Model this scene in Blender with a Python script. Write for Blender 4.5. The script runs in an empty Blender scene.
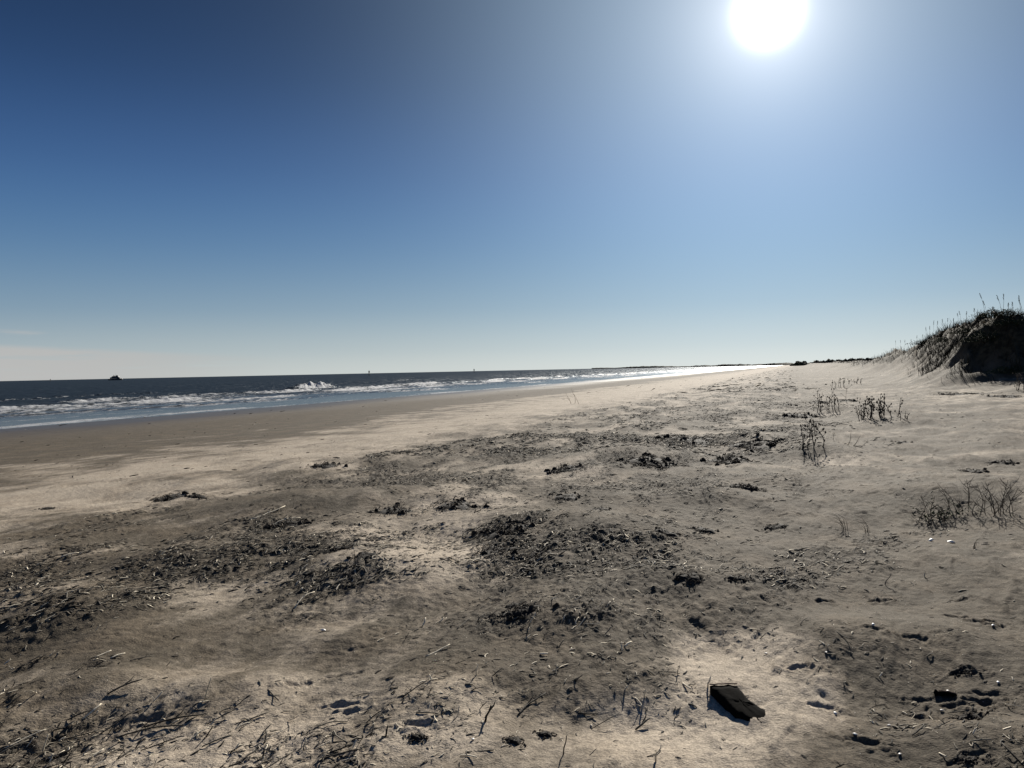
import bpy, math, random
import numpy as np
from mathutils import Vector, Matrix
R = math.radians
random.seed(7); rng = np.random.default_rng(11)
scene = bpy.context.scene
col = scene.collection

# ------------------------------------------------------------------ camera geometry
F = 780.0; CAMZ = 1.65; ROLL = R(1.2); PITCH = R(1.02)
fwd = np.array([0, math.cos(PITCH), -math.sin(PITCH)]); r0 = np.array([1.0, 0, 0]); u0 = np.cross(r0, fwd)
right = r0*math.cos(ROLL) - u0*math.sin(ROLL); up = u0*math.cos(ROLL) + r0*math.sin(ROLL)
def ray(px, py):
    d = fwd + right*(px-512)/F + up*(384-py)/F
    return d/np.linalg.norm(d)
SUN = ray(768, 12)
SUN_EL = math.asin(SUN[2]); SUN_AZ = math.atan2(SUN[0], SUN[1])

# ------------------------------------------------------------------ noise
def make_perm(seed):
    g = np.random.default_rng(seed); p = g.permutation(1024); return np.concatenate([p, p])
PERM = make_perm(3); ANG = np.random.default_rng(5).random(1024)*2*np.pi
GX = np.cos(ANG); GY = np.sin(ANG)
def gn(x, y):
    xi = np.floor(x).astype(np.int64); yi = np.floor(y).astype(np.int64)
    xf = x-xi; yf = y-yi
    u = xf*xf*xf*(xf*(xf*6-15)+10); v = yf*yf*yf*(yf*(yf*6-15)+10)
    def g(i, j, a, b):
        h = PERM[PERM[i & 1023] + (j & 1023)]
        return GX[h]*a + GY[h]*b
    n00 = g(xi, yi, xf, yf); n10 = g(xi+1, yi, xf-1, yf); n01 = g(xi, yi+1, xf, yf-1); n11 = g(xi+1, yi+1, xf-1, yf-1)
    return 1.5*((n00*(1-u)+n10*u)*(1-v) + (n01*(1-u)+n11*u)*v)
def fbm(x, y, o=3, off=0.0, gain=.5):
    a = 1.0; s = 0; f = 1.0
    for k in range(o):
        s = s + a*gn(x*f+off+k*17.3, y*f+off*1.7-k*9.1); a *= gain; f *= 2.03
    return s
def ss(a, b, x):
    k = np.clip((x-a)/(b-a), 0, 1); return k*k*(3-2*k)

# ------------------------------------------------------------------ terrain description
C20 = math.cos(R(20)); S20 = math.sin(R(20))
def st(x, y): return x*S20 + y*C20, y*S20 - x*C20      # s along the shore, t towards the sea
def xy(s, t): return s*S20 - t*C20, s*C20 + t*S20
SEA = -1.05
PT = [-9000, -400, -60, -25, -11, -7, -3, 0, 8, 14, 22, 42, 60, 100, 400, 9000]
PZ = [2.5, 2.5, 1.5, .9, .40, .22, .05, 0, -.02, -.14, -.42, -1.05, -1.7, -3, -8, -20]
def flat_at(px, py, z=0.0):
    d = ray(px, py); k = (z-CAMZ)/d[2]; return d[0]*k, d[1]*k, k
# mounds seen in the photograph: px, py, half width px, half height px, height m
MOUNDS = [(600, 536, 95, 22, .13), (385, 572, 105, 26, .13), (60, 612, 120, 26, .10), (300, 500, 90, 10, .06),
          (700, 640, 100, 30, -.05), (500, 520, 60, 12, .07), (455, 497, 50, 8, .06), (150, 560, 90, 14, .06),
          (930, 500, 70, 16, .13), (1010, 500, 60, 18, .14), (880, 640, 120, 30, .07), (700, 500, 90, 9, .08),
          (640, 455, 80, 6, .09), (760, 440, 60, 5, .10), (560, 625, 70, 22, .06), (160, 690, 130, 22, .05),
          (820, 452, 40, 8, .10), (870, 415, 50, 6, .14), (680, 585, 80, 14, .06), (980, 735, 90, 22, .05),
          (600, 720, 90, 26, -.04), (420, 455, 70, 6, .06), (540, 440, 60, 4, .06), (330, 640, 70, 16, .03)]
def mound_geo(px, py, wx, wy):
    cx, cy, _ = flat_at(px, py); ax, ay, _ = flat_at(px+wx, py); bx, by, _ = flat_at(px, py+wy); dx, dy, _ = flat_at(px, py-wy)
    return cx, cy, math.hypot(ax-cx, ay-cy), .5*math.hypot(bx-dx, by-dy)
MG = [mound_geo(*m[:4])+(m[4],) for m in MOUNDS]
# dryness patches, plus shade painted on near sides of mounds: px,py,wx,wy,amount
PATCH = [(740, 662, 95, 60, 1.5), (650, 725, 85, 42, 1.2), (440, 548, 75, 50, .8), (300, 660, 120, 60, .28), (170, 745, 130, 30, .9), (420, 710, 120, 40, .55), (360, 755, 160, 20, .5), (110, 592, 130, 16, .35),
         (600, 585, 85, 22, -.75), (400, 612, 110, 32, -.6), (60, 665, 130, 32, -.12), (560, 665, 120, 55, -.5), (940, 650, 150, 110, -1.0), (700, 505, 170, 34, -.55), (880, 545, 150, 26, -.5), (60, 610, 90, 20, .2), (300, 495, 120, 14, -.4), (120, 530, 130, 12, -.45), (650, 455, 90, 8, -.3),  # leading entries darken the sand where mound near sides fall in shade
         (900, 540, 40, 14, .4), (200, 590, 70, 14, .3), (860, 470, 120, 22, .3), (940, 400, 110, 14, .35), (930, 600, 60, 8, .3),
         (980, 520, 90, 16, -.2), (700, 440, 60, 10, .3), (560, 470, 60, 12, .5), (520, 500, 50, 8, .5), (720, 760, 60, 20, .3), (880, 750, 100, 30, -.3)]
PG = [mound_geo(*m[:4])+(m[4],) for m in PATCH]
# litter patches: px, py, half width, half height, amount
LITTER = [(120, 565, 110, 26, .55), (270, 527, 60, 13, .85), (400, 475, 90, 11, .75), (520, 452, 90, 8, .8), (640, 446, 80, 12, .8), (740, 450, 60, 10, .8), (590, 485, 60, 14, .7),
          (500, 540, 70, 22, .85), (650, 533, 90, 8, .5), (530, 602, 70, 13, .8), (730, 588, 60, 13, .7), (430, 625, 60, 18, .6), (570, 660, 50, 40, .45), (190, 722, 120, 26, .55),
          (60, 742, 80, 28, .65), (330, 742, 90, 22, .6), (470, 690, 60, 36, .6), (830, 652, 55, 22, .4), (800, 405, 60, 6, .6), (700, 415, 70, 6, .6), (370, 548, 50, 15, .75), (250, 566, 90, 12, .5),
          (660, 480, 60, 8, .6), (760, 480, 50, 8, .5), (460, 505, 50, 10, .8), (700, 620, 70, 16, .5), (60, 600, 90, 16, .5), (845, 395, 40, 5, .4), (760, 388, 50, 4, .5), (340, 585, 60, 10, .5)]
LG = [mound_geo(*m[:4])+(m[4],) for m in LITTER]
# footprints: px,py,heading deg (from +y, clockwise)
FEET = [(357, 651, 75), (343, 678, 78), (338, 706, 82), (300, 686, 70), (352, 713, 80), (417, 735, 100), (560, 603, 30), (545, 622, 25), (970, 715, 100),
        (955, 698, 120), (965, 672, 95), (990, 690, 120), (968, 760, 90), (800, 668, 110), (870, 640, 110), (985, 625, 110), (915, 645, 120),
        (905, 535, 60), (960, 600, 70), (880, 598, 80), (820, 700, 100), (860, 735, 120), (150, 715, 80), (90, 500, 20), (40, 509, 20), (52, 506, 20)]
for k in range(64):
    FEET.append((random.uniform(770, 1020), 466+random.random()**1.4*60, random.uniform(40, 120)))
for k in range(7):
    FEET.append((random.uniform(780, 1000), 570+random.random()*150, random.uniform(90, 130)))
for k in range(46):                                     # a trail of steps across the pale beach
    FEET.append((40+k*13+random.uniform(-4, 4), 486-k*1.63+random.uniform(-2, 2), 60+random.uniform(-8, 8)))
FG = []
for (px, py, h) in FEET:
    a, b, _ = flat_at(px, py); FG.append((a, b, R(h)+random.uniform(-.2, .2), random.uniform(.4, .8)))
#
def band(s, t):
    w = fbm(s*.12, t*.3, 2, 4.0)*1.6
    a = ss(-1.6, 1.2, t+w)*(1-ss(6.6, 8.2, t+w*.6))
    return a*(1-ss(250, 600, s)*.5)
def litter(x, y):
    s, t = st(x, y)
    n = fbm(s*.42, t*.75, 4, 21.0, .6)
    n2 = fbm(s*1.7, t*2.4, 2, 51.0)
    d = ss(-.35, .7, n+.5*n2)
    l = band(s, t)*d
    low = ss(.1, .6, fbm(x*.45, y*.6, 3, 71.0))*.18*ss(-9, -1, t)*(1-ss(-1, 1, t))*ss(.2, .6, n2+.4)
    for cx, cy, ax, ay, am in PG:
        if abs(cx) < 12:
            g = np.exp(-(((x-cx)/ax)**2+((y-cy)/ay)**2)*1.2)
            l = l*(1-.8*abs(am)*g)
    b = np.zeros_like(l); rag = .9*fbm(s*1.2, t*2.6, 3, 57.0, .6)+.8*fbm(s*4.0, t*9.0, 2, 58.0)
    for cx, cy, ax, ay, am in LG:
        m = (np.abs(x-cx) < 2.2*ax) & (np.abs(y-cy) < 2.2*ay)
        if m.any(): b[m] = np.maximum(b[m], am*np.exp(-np.maximum(((x[m]-cx)/ax)**2+((y[m]-cy)/ay)**2+rag[m]*1.3, 0)*1.1))
    return np.clip(l*.9*(.6+.8*ss(-.4, .5, fbm(s*3.0, t*7.0, 2, 59.0)))+b*.55+low, 0, 1)
def dune_h(x, y):
    s, t = st(x, y)
    w = fbm(s*.035, t*.0+3.3, 2, 8.0)*2.2*ss(55, 90, s)
    tc = np.interp(s, [0, 46, 60, 90, 9000], [-10.6, -10.6, -11.5, -13.0, -13.0]) + w
    near_ = 1-ss(70, 90, s)
    A = np.interp(s + near_*(1.6*fbm(x*.22, y*.22, 2, 111.0)+.9*fbm(t*.8, 0*t, 2, 112.0)), [0, 36, 42, 44.5, 50, 60, 80, 110, 150, 200, 350, 700, 1500, 6000],
                     [0, 0, .12, .5, 3.45, 3.7, 3.4, 2.5, 1.5, .8, 1.0, 1.6, 3, 6])
    u = (t-tc)
    prof = np.where(u > 0, np.exp(-(u/2.9)**2), .6+.4*np.exp(-(u/7.0)**2))
    rough = fbm(x*.33, y*.33, 4, 31.0)
    ridg = 1-np.abs(fbm(x*.42, y*.2, 3, 61.0))*2.0
    k = ss(.1, .6, A*prof/3.5)
    h = A*prof*(1+.16*rough*ss(48, 60, s)) + k*(.35*ridg-.2+.28*fbm(x*1.1, y*1.1, 3, 91.0))
    h = h + A*prof*.22*fbm(s*.11, t*.05, 2, 13.0)*ss(70, 110, s)
    # far side swells inland
    inland = ss(-18, -30, t)*(fbm(x*.03, y*.03, 3, 44.0)*1.6+.4)*ss(60, 120, s)
    return h+inland, A*prof, prof*ss(.3, .8, A)
def H(x, y, full=False):
    x = np.asarray(x, float); y = np.asarray(y, float)
    s, t = st(x, y)
    z = (np.interp(t-1.6, PT, PZ)+np.interp(t, PT, PZ)+np.interp(t+1.6, PT, PZ))/3
    d = np.hypot(x, y)
    near = 1-ss(60, 200, d)
    hum = 1-ss(7, 14, t)*.93
    L = litter(x, y)
    z = z + near*hum*(.080*fbm(s*.30, t*.55, 2, 1.0) + .038*fbm(s*.75, t*1.6, 2, 2.0))
    z = z + .02*(1-hum)*near*fbm(s*.05, t*.25, 2, 3.0)
    far = ss(40, 90, d)*(1-ss(5, 12, t))*(1-ss(600, 900, d))
    z = z + far*.12*fbm(x*.09, y*.06, 3, 12.0)
    for cx, cy, ax, ay, am in MG:
        g = ((x-cx)/ax)**2+((y-cy)/ay)**2
        z = z + 1.45*am*np.exp(-g*1.3)
    fine = 1-ss(14, 40, d)
    dry2 = ss(-.1, .3, fbm(x*.5, y*.5, 2, 77.0))
    # wind ripples and tongues trailing from every obstacle
    z = z + fine*hum*(1-L*.6)*(.0085*fbm(s*2.6, t*8.5, 3, 6.0))
    rp = np.sin((x*.35+y*1.0)*2*np.pi/.085 + 5*fbm(x*1.3, y*1.3, 2, 9.0))
    z = z + (1-ss(9, 16, d))*hum*.0008*rp*dry2
    # little shadowed tails behind grains and scraps on the right hand sand
    tl = fbm(s*2.2, t*6.5, 2, 101.0); z = z + fine*ss(.28, .7, tl)*.012*(1-ss(.5, 2.0, t))
    # litter makes the sand lumpy
    lum = fbm(s*4.0, t*8.0, 3, 15.0, .6)
    z = z + (1-ss(30, 70, d))*(.16+L)*(.022*np.abs(lum)+.012*fbm(s*10, t*16, 2, 16.0, .6))
    z = z + ss(8, 20, d)*(1-ss(60, 160, d))*L*.045*np.abs(fbm(s*1.0, t*1.6, 2, 18.0))
    if x.ndim and x.size > 5000:
        idx = np.nonzero(d < 45)[0]; xs_, ys_ = x[idx], y[idx]
    for cx, cy, a, dp in FG:
        if x.ndim and x.size > 5000:
            mm = (np.abs(xs_-cx) < .3); m = idx[mm]; m = m[np.abs(y[m]-cy) < .3]
            if not len(m): continue
            xx = x[m]-cx; yy = y[m]-cy
            lx = xx*math.cos(a)-yy*math.sin(a); ly = xx*math.sin(a)+yy*math.cos(a)
            wdt = .030*(1-.25*np.clip(ly/.14, -1, 1)**2)*(1+.25*np.tanh(ly/.05))
            q = np.sqrt((lx/wdt)**2+(ly/.080)**2)*(1+.25*np.sin(ly*70+cx*9)+.2*np.sin(lx*150+ly*40+cy*5))
            z[m] += -.019*dp*(1-ss(.35, 1.2, q)) + .009*dp*np.exp(-((q-1.35)/.3)**2)
            continue
        m = (np.abs(x-cx) < .4) & (np.abs(y-cy) < .4)
        if not m.any(): continue
        xx = x[m]-cx if x.ndim else x-cx; yy = y[m]-cy if y.ndim else y-cy
        lx = xx*math.cos(a)-yy*math.sin(a); ly = xx*math.sin(a)+yy*math.cos(a)
        wdt = .030*(1-.25*np.clip(ly/.14, -1, 1)**2)*(1+.25*np.tanh(ly/.05))
        q = np.sqrt((lx/wdt)**2+(ly/.080)**2)*(1+.25*np.sin(ly*70+cx*9)+.2*np.sin(lx*150+ly*40+cy*5))
        dent = -.019*dp*(1-ss(.35, 1.2, q)) + .009*dp*np.exp(-((q-1.35)/.3)**2)
        if x.ndim: z[m] += dent
        else: z = z+dent
    dh, core, cp = dune_h(x, y)
    dm = ss(-4, -7.2, t)
    z = z + dh*dm
    if full:
        dry = .40 + .30*fbm(x*.5, y*.6, 3, 81.0) + .16*fbm(s*1.3, t*3.3, 3, 83.0)
        dry = dry + .30*np.exp(-((t-10.5)/2.6)**2) - .30*L
        dry = dry + .25*ss(15, 60, s)*(1-ss(13, 26, t))*ss(-1, 6, t) - .16*ss(6, 12, s)*ss(1, -2, 0*t)*0 - .16*(1-ss(-1, 4, t))
        dry = dry - .95*ss(13.5, 27, t+fbm(s*.06, t*.2, 2, 85.0)*4)
        for cx, cy, ax, ay, am in PG:
            g = ((x-cx)/ax)**2+((y-cy)/ay)**2 + .5*fbm(x*1.2, y*1.2, 2, 87.0)
            dry = dry + .6*am*np.exp(-np.maximum(g, 0)*1.1)
        wet = ss(24, 39, t+fbm(s*.05, t*.1, 2, 23.0)*3)
        vn = fbm(x*.5, y*.5, 3, 41.0)
        veg = ss(.55, 1.5, core*dm*(.72+.5*ss(46, 56, s)) + .9*vn)*ss(60, 40, 0*t) if False else ss(.25, .95, core*dm*.75+.8*vn-.12-1.25*ss(60, 76, s))*dm
        veg = np.maximum(veg, ss(.42, .7, cp+.22*vn)*ss(52, 62, s)*(1-ss(150, 200, s)))
        veg = np.maximum(veg, ss(-17, -24, t)*ss(-.3, .2, vn)*ss(60, 90, s))
        return z, np.clip(dry, 0, 1), wet, np.clip(veg, 0, 1), L
    return z
terrain = H
def hz(x, y): return float(H(np.array([x]), np.array([y]))[0])
def hit(px, py):
    """where the sight line through a photo position meets the ground"""
    d = ray(px, py); k = (-CAMZ)/min(d[2], -.002)
    for i in range(4):
        ks = np.geomspace(1, max(k*1.6, 90), 220) if i == 0 else np.linspace(k-step*1.1, k+step*.1, 30)
        z = CAMZ + d[2]*ks - H(d[0]*ks, d[1]*ks); j = np.argmax(z < 0) if (z < 0).any() else len(ks)-1
        k = ks[j]; step = ks[j]-ks[j-1]
    return d[0]*k, d[1]*k, k*d[1]

# ------------------------------------------------------------------ helpers
def tag(o, label=None, cat=None, group=None, kind=None):
    if label: o['label'] = label
    if cat: o['category'] = cat
    if group: o['group'] = group
    if kind: o['kind'] = kind
    return o
def empty(name, loc, label, cat, group=None, rz=0):
    o = bpy.data.objects.new(name, None); col.objects.link(o); o.location = loc; o.rotation_euler.z = rz
    o.empty_display_size = .1
    return tag(o, label, cat, group)
class MB:
    def __init__(s): s.v = []; s.f = []; s.a = []
    def tube(s, pts, rad, n=5, flat=1.0, tone=0.0, cap=True):
        pts = [Vector(p) for p in pts]; b = len(s.v); m = len(pts)
        for i, p in enumerate(pts):
            d = (pts[min(i+1, m-1)]-pts[max(i-1, 0)]).normalized()
            a = d.cross(Vector((0, 0, 1)));
            if a.length < 1e-3: a = d.cross(Vector((1, 0, 0)))
            a.normalize(); c = a.cross(d)
            r = rad[i] if hasattr(rad, '__len__') else rad
            for k in range(n):
                th = 2*math.pi*k/n
                s.v.append(p + a*r*math.cos(th) + c*r*flat*math.sin(th)); s.a.append(tone)
        for i in range(m-1):
            for k in range(n):
                s.f.append((b+i*n+k, b+i*n+(k+1) % n, b+(i+1)*n+(k+1) % n, b+(i+1)*n+k))
        if cap:
            s.f.append(tuple(b+k for k in reversed(range(n)))); s.f.append(tuple(b+(m-1)*n+k for k in range(n)))
    def blade(s, pts, w, tone=0.0):
        pts = [Vector(p) for p in pts]; b = len(s.v); m = len(pts); ax = Vector((random.uniform(-1, 1), random.uniform(-.6, .6), 0)).normalized()
        for i, p in enumerate(pts):
            ww = w*(1-(i/(m-1))**1.5*.9); s.v += [p-ax*ww*.5, p+ax*ww*.5]; s.a += [tone, tone]
        for i in range(m-1): s.f.append((b+2*i, b+2*i+1, b+2*i+3, b+2*i+2))
    def lump(s, c, r, tone=0.0, n=7, m=5, rough=.25):
        b = len(s.v); c = Vector(c); ph = random.random()*9
        for i in range(m+1):
            la = math.pi*i/m - math.pi/2
            for k in range(n):
                lo = 2*math.pi*k/n; q = 1+rough*math.sin(3*lo+ph+i)*math.cos(2*la+ph)+random.uniform(-rough, rough)*.5
                s.v.append(c+Vector((r[0]*math.cos(la)*math.cos(lo), r[1]*math.cos(la)*math.sin(lo), r[2]*math.sin(la)))*q); s.a.append(tone)
        for i in range(m):
            for k in range(n): s.f.append((b+i*n+k, b+i*n+(k+1) % n, b+(i+1)*n+(k+1) % n, b+(i+1)*n+k))
    def box(s, c, h, tone=0.0, taper=1.0, skew=0.0):
        b = len(s.v); c = Vector(c)
        for z in (-1, 1):
            t = taper if z > 0 else 1
            for x, y in ((-1, -1), (1, -1), (1, 1), (-1, 1)):
                s.v.append(c+Vector((x*h[0]*t+(skew if z > 0 else 0), y*h[1]*t, z*h[2]))); s.a.append(tone)
        for q in ((3, 2, 1, 0), (4, 5, 6, 7), (0, 1, 5, 4), (1, 2, 6, 5), (2, 3, 7, 6), (3, 0, 4, 7)): s.f.append(tuple(b+i for i in q))
    def build(s, name, mat, parent=None, smooth=True):
        me = bpy.data.meshes.new(name); me.from_pydata([tuple(v) for v in s.v], [], s.f)
        at = me.attributes.new('tone', 'FLOAT', 'POINT'); at.data.foreach_set('value', s.a)
        me.materials.append(mat)
        if smooth: me.polygons.foreach_set('use_smooth', [True]*len(me.polygons))
        o = bpy.data.objects.new(name, me); col.objects.link(o)
        if parent: o.parent = parent
        return o
def grid_mesh(name, X, Y, Z, mat, attrs, wrap=False):
    nr, nc = X.shape
    me = bpy.data.meshes.new(name)
    co = np.stack([X, Y, Z], -1).reshape(-1, 3).astype(np.float32)
    i = np.arange(nr-1)[:, None]; j = np.arange(nc-1)[None, :]
    q = np.stack([i*nc+j, i*nc+j+1, (i+1)*nc+j+1, (i+1)*nc+j], -1).reshape(-1, 4).astype(np.int32)
    me.vertices.add(len(co)); me.vertices.foreach_set('co', co.ravel())
    me.loops.add(q.size); me.loops.foreach_set('vertex_index', q.ravel())
    me.polygons.add(len(q)); me.polygons.foreach_set('loop_start', np.arange(0, q.size, 4, dtype=np.int32))
    me.polygons.foreach_set('loop_total', np.full(len(q), 4, np.int32))
    me.update(calc_edges=True)
    me.polygons.foreach_set('use_smooth', np.ones(len(q), bool))
    for k, v in attrs.items():
        a = me.attributes.new(k, 'FLOAT', 'POINT'); a.data.foreach_set('value', v.ravel().astype(np.float32))
    me.materials.append(mat)
    o = bpy.data.objects.new(name, me); col.objects.link(o); return o

# ------------------------------------------------------------------ materials
def newmat(name):
    m = bpy.data.materials.new(name); m.use_nodes = True; nt = m.node_tree
    return m, nt, nt.nodes['Principled BSDF']
class NT:
    def __init__(s, nt): s.nt = nt
    def n(s, typ, **kw):
        o = s.nt.nodes.new(typ)
        for k, v in kw.items(): setattr(o, k, v)
        return o
    def put(s, sock, v):
        if isinstance(v, bpy.types.NodeSocket): s.nt.links.new(v, sock)
        elif v is not None: sock.default_value = v
    def math(s, op, a, b=None, c=None, clamp=False):
        o = s.n('ShaderNodeMath', operation=op, use_clamp=clamp); s.put(o.inputs[0], a); s.put(o.inputs[1], b); s.put(o.inputs[2], c); return o.outputs[0]
    def mix(s, f, a, b, blend='MIX'):
        o = s.n('ShaderNodeMix', data_type='RGBA', blend_type=blend, clamp_factor=True)
        s.put(o.inputs[0], f); s.put(o.inputs[6], a); s.put(o.inputs[7], b); return o.outputs[2]
    def attr(s, name): return s.n('ShaderNodeAttribute', attribute_name=name).outputs['Fac']
    def noise(s, vec, scale, detail=3, rough=.55, dist=0):
        o = s.n('ShaderNodeTexNoise'); s.put(o.inputs['Vector'], vec); o.inputs['Scale'].default_value = scale
        o.inputs['Detail'].default_value = detail; o.inputs['Roughness'].default_value = rough; o.inputs['Distortion'].default_value = dist
        return o.outputs['Fac']
    def ramp(s, f, a, b):
        o = s.n('ShaderNodeMapRange', interpolation_type='SMOOTHSTEP'); s.put(o.inputs[0], f); o.inputs[1].default_value = a; o.inputs[2].default_value = b; return o.outputs[0]
    def mapping(s, vec, scale=(1, 1, 1), rot=(0, 0, 0)):
        o = s.n('ShaderNodeMapping'); s.put(o.inputs[0], vec); o.inputs['Scale'].default_value = scale; o.inputs['Rotation'].default_value = rot; return o.outputs[0]
    def bump(s, h, dist, strength=1.0, normal=None):
        o = s.n('ShaderNodeBump'); s.put(o.inputs['Height'], h); o.inputs['Distance'].default_value = dist; o.inputs['Strength'].default_value = strength
        if normal: s.put(o.inputs['Normal'], normal)
        return o.outputs[0]

def sand_mat():
    m, nt, p = newmat('sand'); N = NT(nt)
    pos = N.n('ShaderNodeNewGeometry').outputs['Position']
    dry, wet, veg, lit = (N.attr(k) for k in ('dry', 'wet', 'veg', 'lit'))
    n1 = N.noise(pos, 1.7, 4); n2 = N.noise(pos, 11, 4, .65); n3 = N.noise(pos, 90, 3, .7); n4 = N.noise(N.mapping(N.mapping(pos, (1, 1, 1), (0, 0, R(20))), (1.0, .22, 1)), 6, 4, .65)
    d = N.math('ADD', dry, N.math('MULTIPLY', N.math('SUBTRACT', n2, .5), .45))
    d = N.math('ADD', d, N.math('MULTIPLY', N.math('SUBTRACT', n4, .5), .5))
    d = N.ramp(d, .20, .80)
    c = N.mix(d, (.094, .078, .057, 1), (.43, .37, .295, 1))
    c = N.mix(N.math('MULTIPLY', N.ramp(n1, .4, .7), .25), c, (.25, .195, .135, 1))
    # salt and pepper grains
    c = N.mix(.75, c, N.mix(N.ramp(n3, .3, .7), (.45, .44, .43, 1), (1.35, 1.32, 1.28, 1)), 'MULTIPLY')
    v = N.n('ShaderNodeTexVoronoi'); N.put(v.inputs['Vector'], pos); v.inputs['Scale'].default_value = 38
    spk = N.math('LESS_THAN', v.outputs['Distance'], .09)
    c = N.mix(N.math('MULTIPLY', spk, N.math('GREATER_THAN', n2, .56)), c, (.62, .58, .5, 1))
    # chaff ground into the sand
    ch = N.noise(N.mapping(N.mapping(pos, (1, 1, 1), (0, 0, R(30))), (1, .4, 1)), 60, 4, .7)
    chm = N.math('MULTIPLY', N.ramp(ch, .50, .58), N.ramp(lit, .05, .8))
    c = N.mix(N.math('MULTIPLY', chm, .85), c, (.030, .026, .022, 1))
    # far litter lies in streaks
    ch2 = N.noise(pos, 5.5, 4, .7)
    c = N.mix(N.math('MULTIPLY', N.math('MULTIPLY', N.ramp(ch2, .48, .62), N.ramp(lit, .2, .9)), .45), c, (.035, .031, .027, 1))
    c = N.mix(wet, c, N.mix(.8, c, (.055, .043, .031, 1)))
    vc = N.mix(N.ramp(N.noise(pos, 3.5, 4), .35, .65), (.028, .024, .016, 1), (.075, .062, .038, 1))
    c = N.mix(N.math('MULTIPLY', veg, N.ramp(N.noise(pos, 1.3, 5, .6), .24, .42)), c, vc)
    N.put(p.inputs['Base Color'], c)
    r = N.math('SUBTRACT', .9, N.math('MULTIPLY', wet, .48)); N.put(p.inputs['Roughness'], r)
    N.put(p.inputs['Specular IOR Level'], N.math('MULTIPLY_ADD', wet, .25, .10))
    hgt = N.math('ADD', N.math('MULTIPLY', n3, .5), N.math('MULTIPLY', n2, 1.6))
    bs = N.math('SUBTRACT', 1.0, N.math('MULTIPLY', wet, .9))
    b = N.n('ShaderNodeBump'); N.put(b.inputs['Height'], N.math('MULTIPLY', hgt, bs)); b.inputs['Distance'].default_value = .012; b.inputs['Strength'].default_value = .8
    b2 = N.bump(N.math('MULTIPLY', N.math('ADD', ch, ch2), lit), .02, .6, b.outputs[0])
    N.put(p.inputs['Normal'], b2)
    return m
def sea_mat():
    m, nt, p = newmat('sea_water'); N = NT(nt)
    pos = N.n('ShaderNodeNewGeometry').outputs['Position']; foam = N.attr('foam'); depth = N.attr('deep')
    rot = (0, 0, R(20))
    w1 = N.noise(N.mapping(pos, (1.0, .35, 1), rot), .55, 5, .6, .3); w2 = N.noise(N.mapping(pos, (1, .5, 1), rot), 3.2, 4, .6)
    w0 = N.noise(N.mapping(pos, (1.0, .25, 1), rot), .09, 3, .5)
    h = N.math('ADD', N.math('MULTIPLY', w1, 1.0), N.math('ADD', N.math('MULTIPLY', w2, .22), N.math('MULTIPLY', w0, 3.0)))
    b = N.n('ShaderNodeBump'); N.put(b.inputs['Height'], N.math('MULTIPLY', h, N.math('MULTIPLY_ADD', depth, .9, .08))); b.inputs['Distance'].default_value = .8; b.inputs['Strength'].default_value = 1
    c = N.mix(depth, (.060, .065, .062, 1), (.020, .030, .042, 1))
    N.put(p.inputs['Base Color'], c); p.inputs['Roughness'].default_value = .9; p.inputs['Specular IOR Level'].default_value = 0
    gl = N.n('ShaderNodeBsdfGlossy'); gl.inputs['Color'].default_value = (.9, .95, 1, 1); N.put(gl.inputs['Normal'], b.outputs[0])
    N.put(gl.inputs['Roughness'], N.math('MULTIPLY_ADD', depth, .16, .14))
    fr = N.n('ShaderNodeFresnel'); fr.inputs['IOR'].default_value = 1.33; N.put(fr.inputs['Normal'], b.outputs[0])
    wm = N.n('ShaderNodeMixShader'); N.put(wm.inputs[0], N.math('MULTIPLY', fr.outputs[0], N.math('MULTIPLY_ADD', depth, -.38, .48), clamp=True))
    nt.links.new(p.outputs[0], wm.inputs[1]); nt.links.new(gl.outputs[0], wm.inputs[2])
    fn = N.noise(N.mapping(N.mapping(pos, (1, 1, 1), rot), (1.0, .22, 1)), 3.2, 6, .72)
    mask = N.ramp(N.math('ADD', foam, N.math('MULTIPLY', N.math('SUBTRACT', fn, .5), 1.7)), .42, .62)
    fb = N.n('ShaderNodeBsdfPrincipled'); fb.inputs['Base Color'].default_value = (.78, .79, .80, 1); fb.inputs['Roughness'].default_value = .75
    N.put(fb.inputs['Normal'], N.bump(fn, .3, .8))
    tr = N.n('ShaderNodeBsdfTranslucent'); tr.inputs['Color'].default_value = (.85, .87, .88, 1); N.put(tr.inputs['Normal'], N.bump(fn, .3, .8))
    fm = N.n('ShaderNodeMixShader'); fm.inputs[0].default_value = .4; nt.links.new(fb.outputs[0], fm.inputs[1]); nt.links.new(tr.outputs[0], fm.inputs[2])
    mx = N.n('ShaderNodeMixShader'); N.put(mx.inputs[0], mask); nt.links.new(wm.outputs[0], mx.inputs[1]); nt.links.new(fm.outputs[0], mx.inputs[2])
    nt.links.new(mx.outputs[0], nt.nodes['Material Output'].inputs['Surface'])
    return m
def tone_mat(name, dark, light, rough=.8, scale=40):
    m, nt, p = newmat(name); N = NT(nt)
    tc = N.n('ShaderNodeNewGeometry').outputs['Position']
    n = N.noise(tc, scale, 4, .6)
    c = N.mix(N.attr('tone'), dark+(1,), light+(1,))
    c = N.mix(.8, c, N.mix(n, (.55, .53, .5, 1), (1.35, 1.35, 1.35, 1)), 'MULTIPLY')
    N.put(p.inputs['Base Color'], c); p.inputs['Roughness'].default_value = rough; p.inputs['Specular IOR Level'].default_value = .2 if rough > .7 else .5
    N.put(p.inputs['Normal'], N.bump(n, .003, .6))
    return m
SAND = sand_mat(); WATER = sea_mat()
REED = tone_mat('dry_reed', (.022, .018, .014), (.78, .70, .55), .85, 120)
WRACK = tone_mat('wrack', (.018, .015, .012), (.13, .105, .08), .9, 60)
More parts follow.
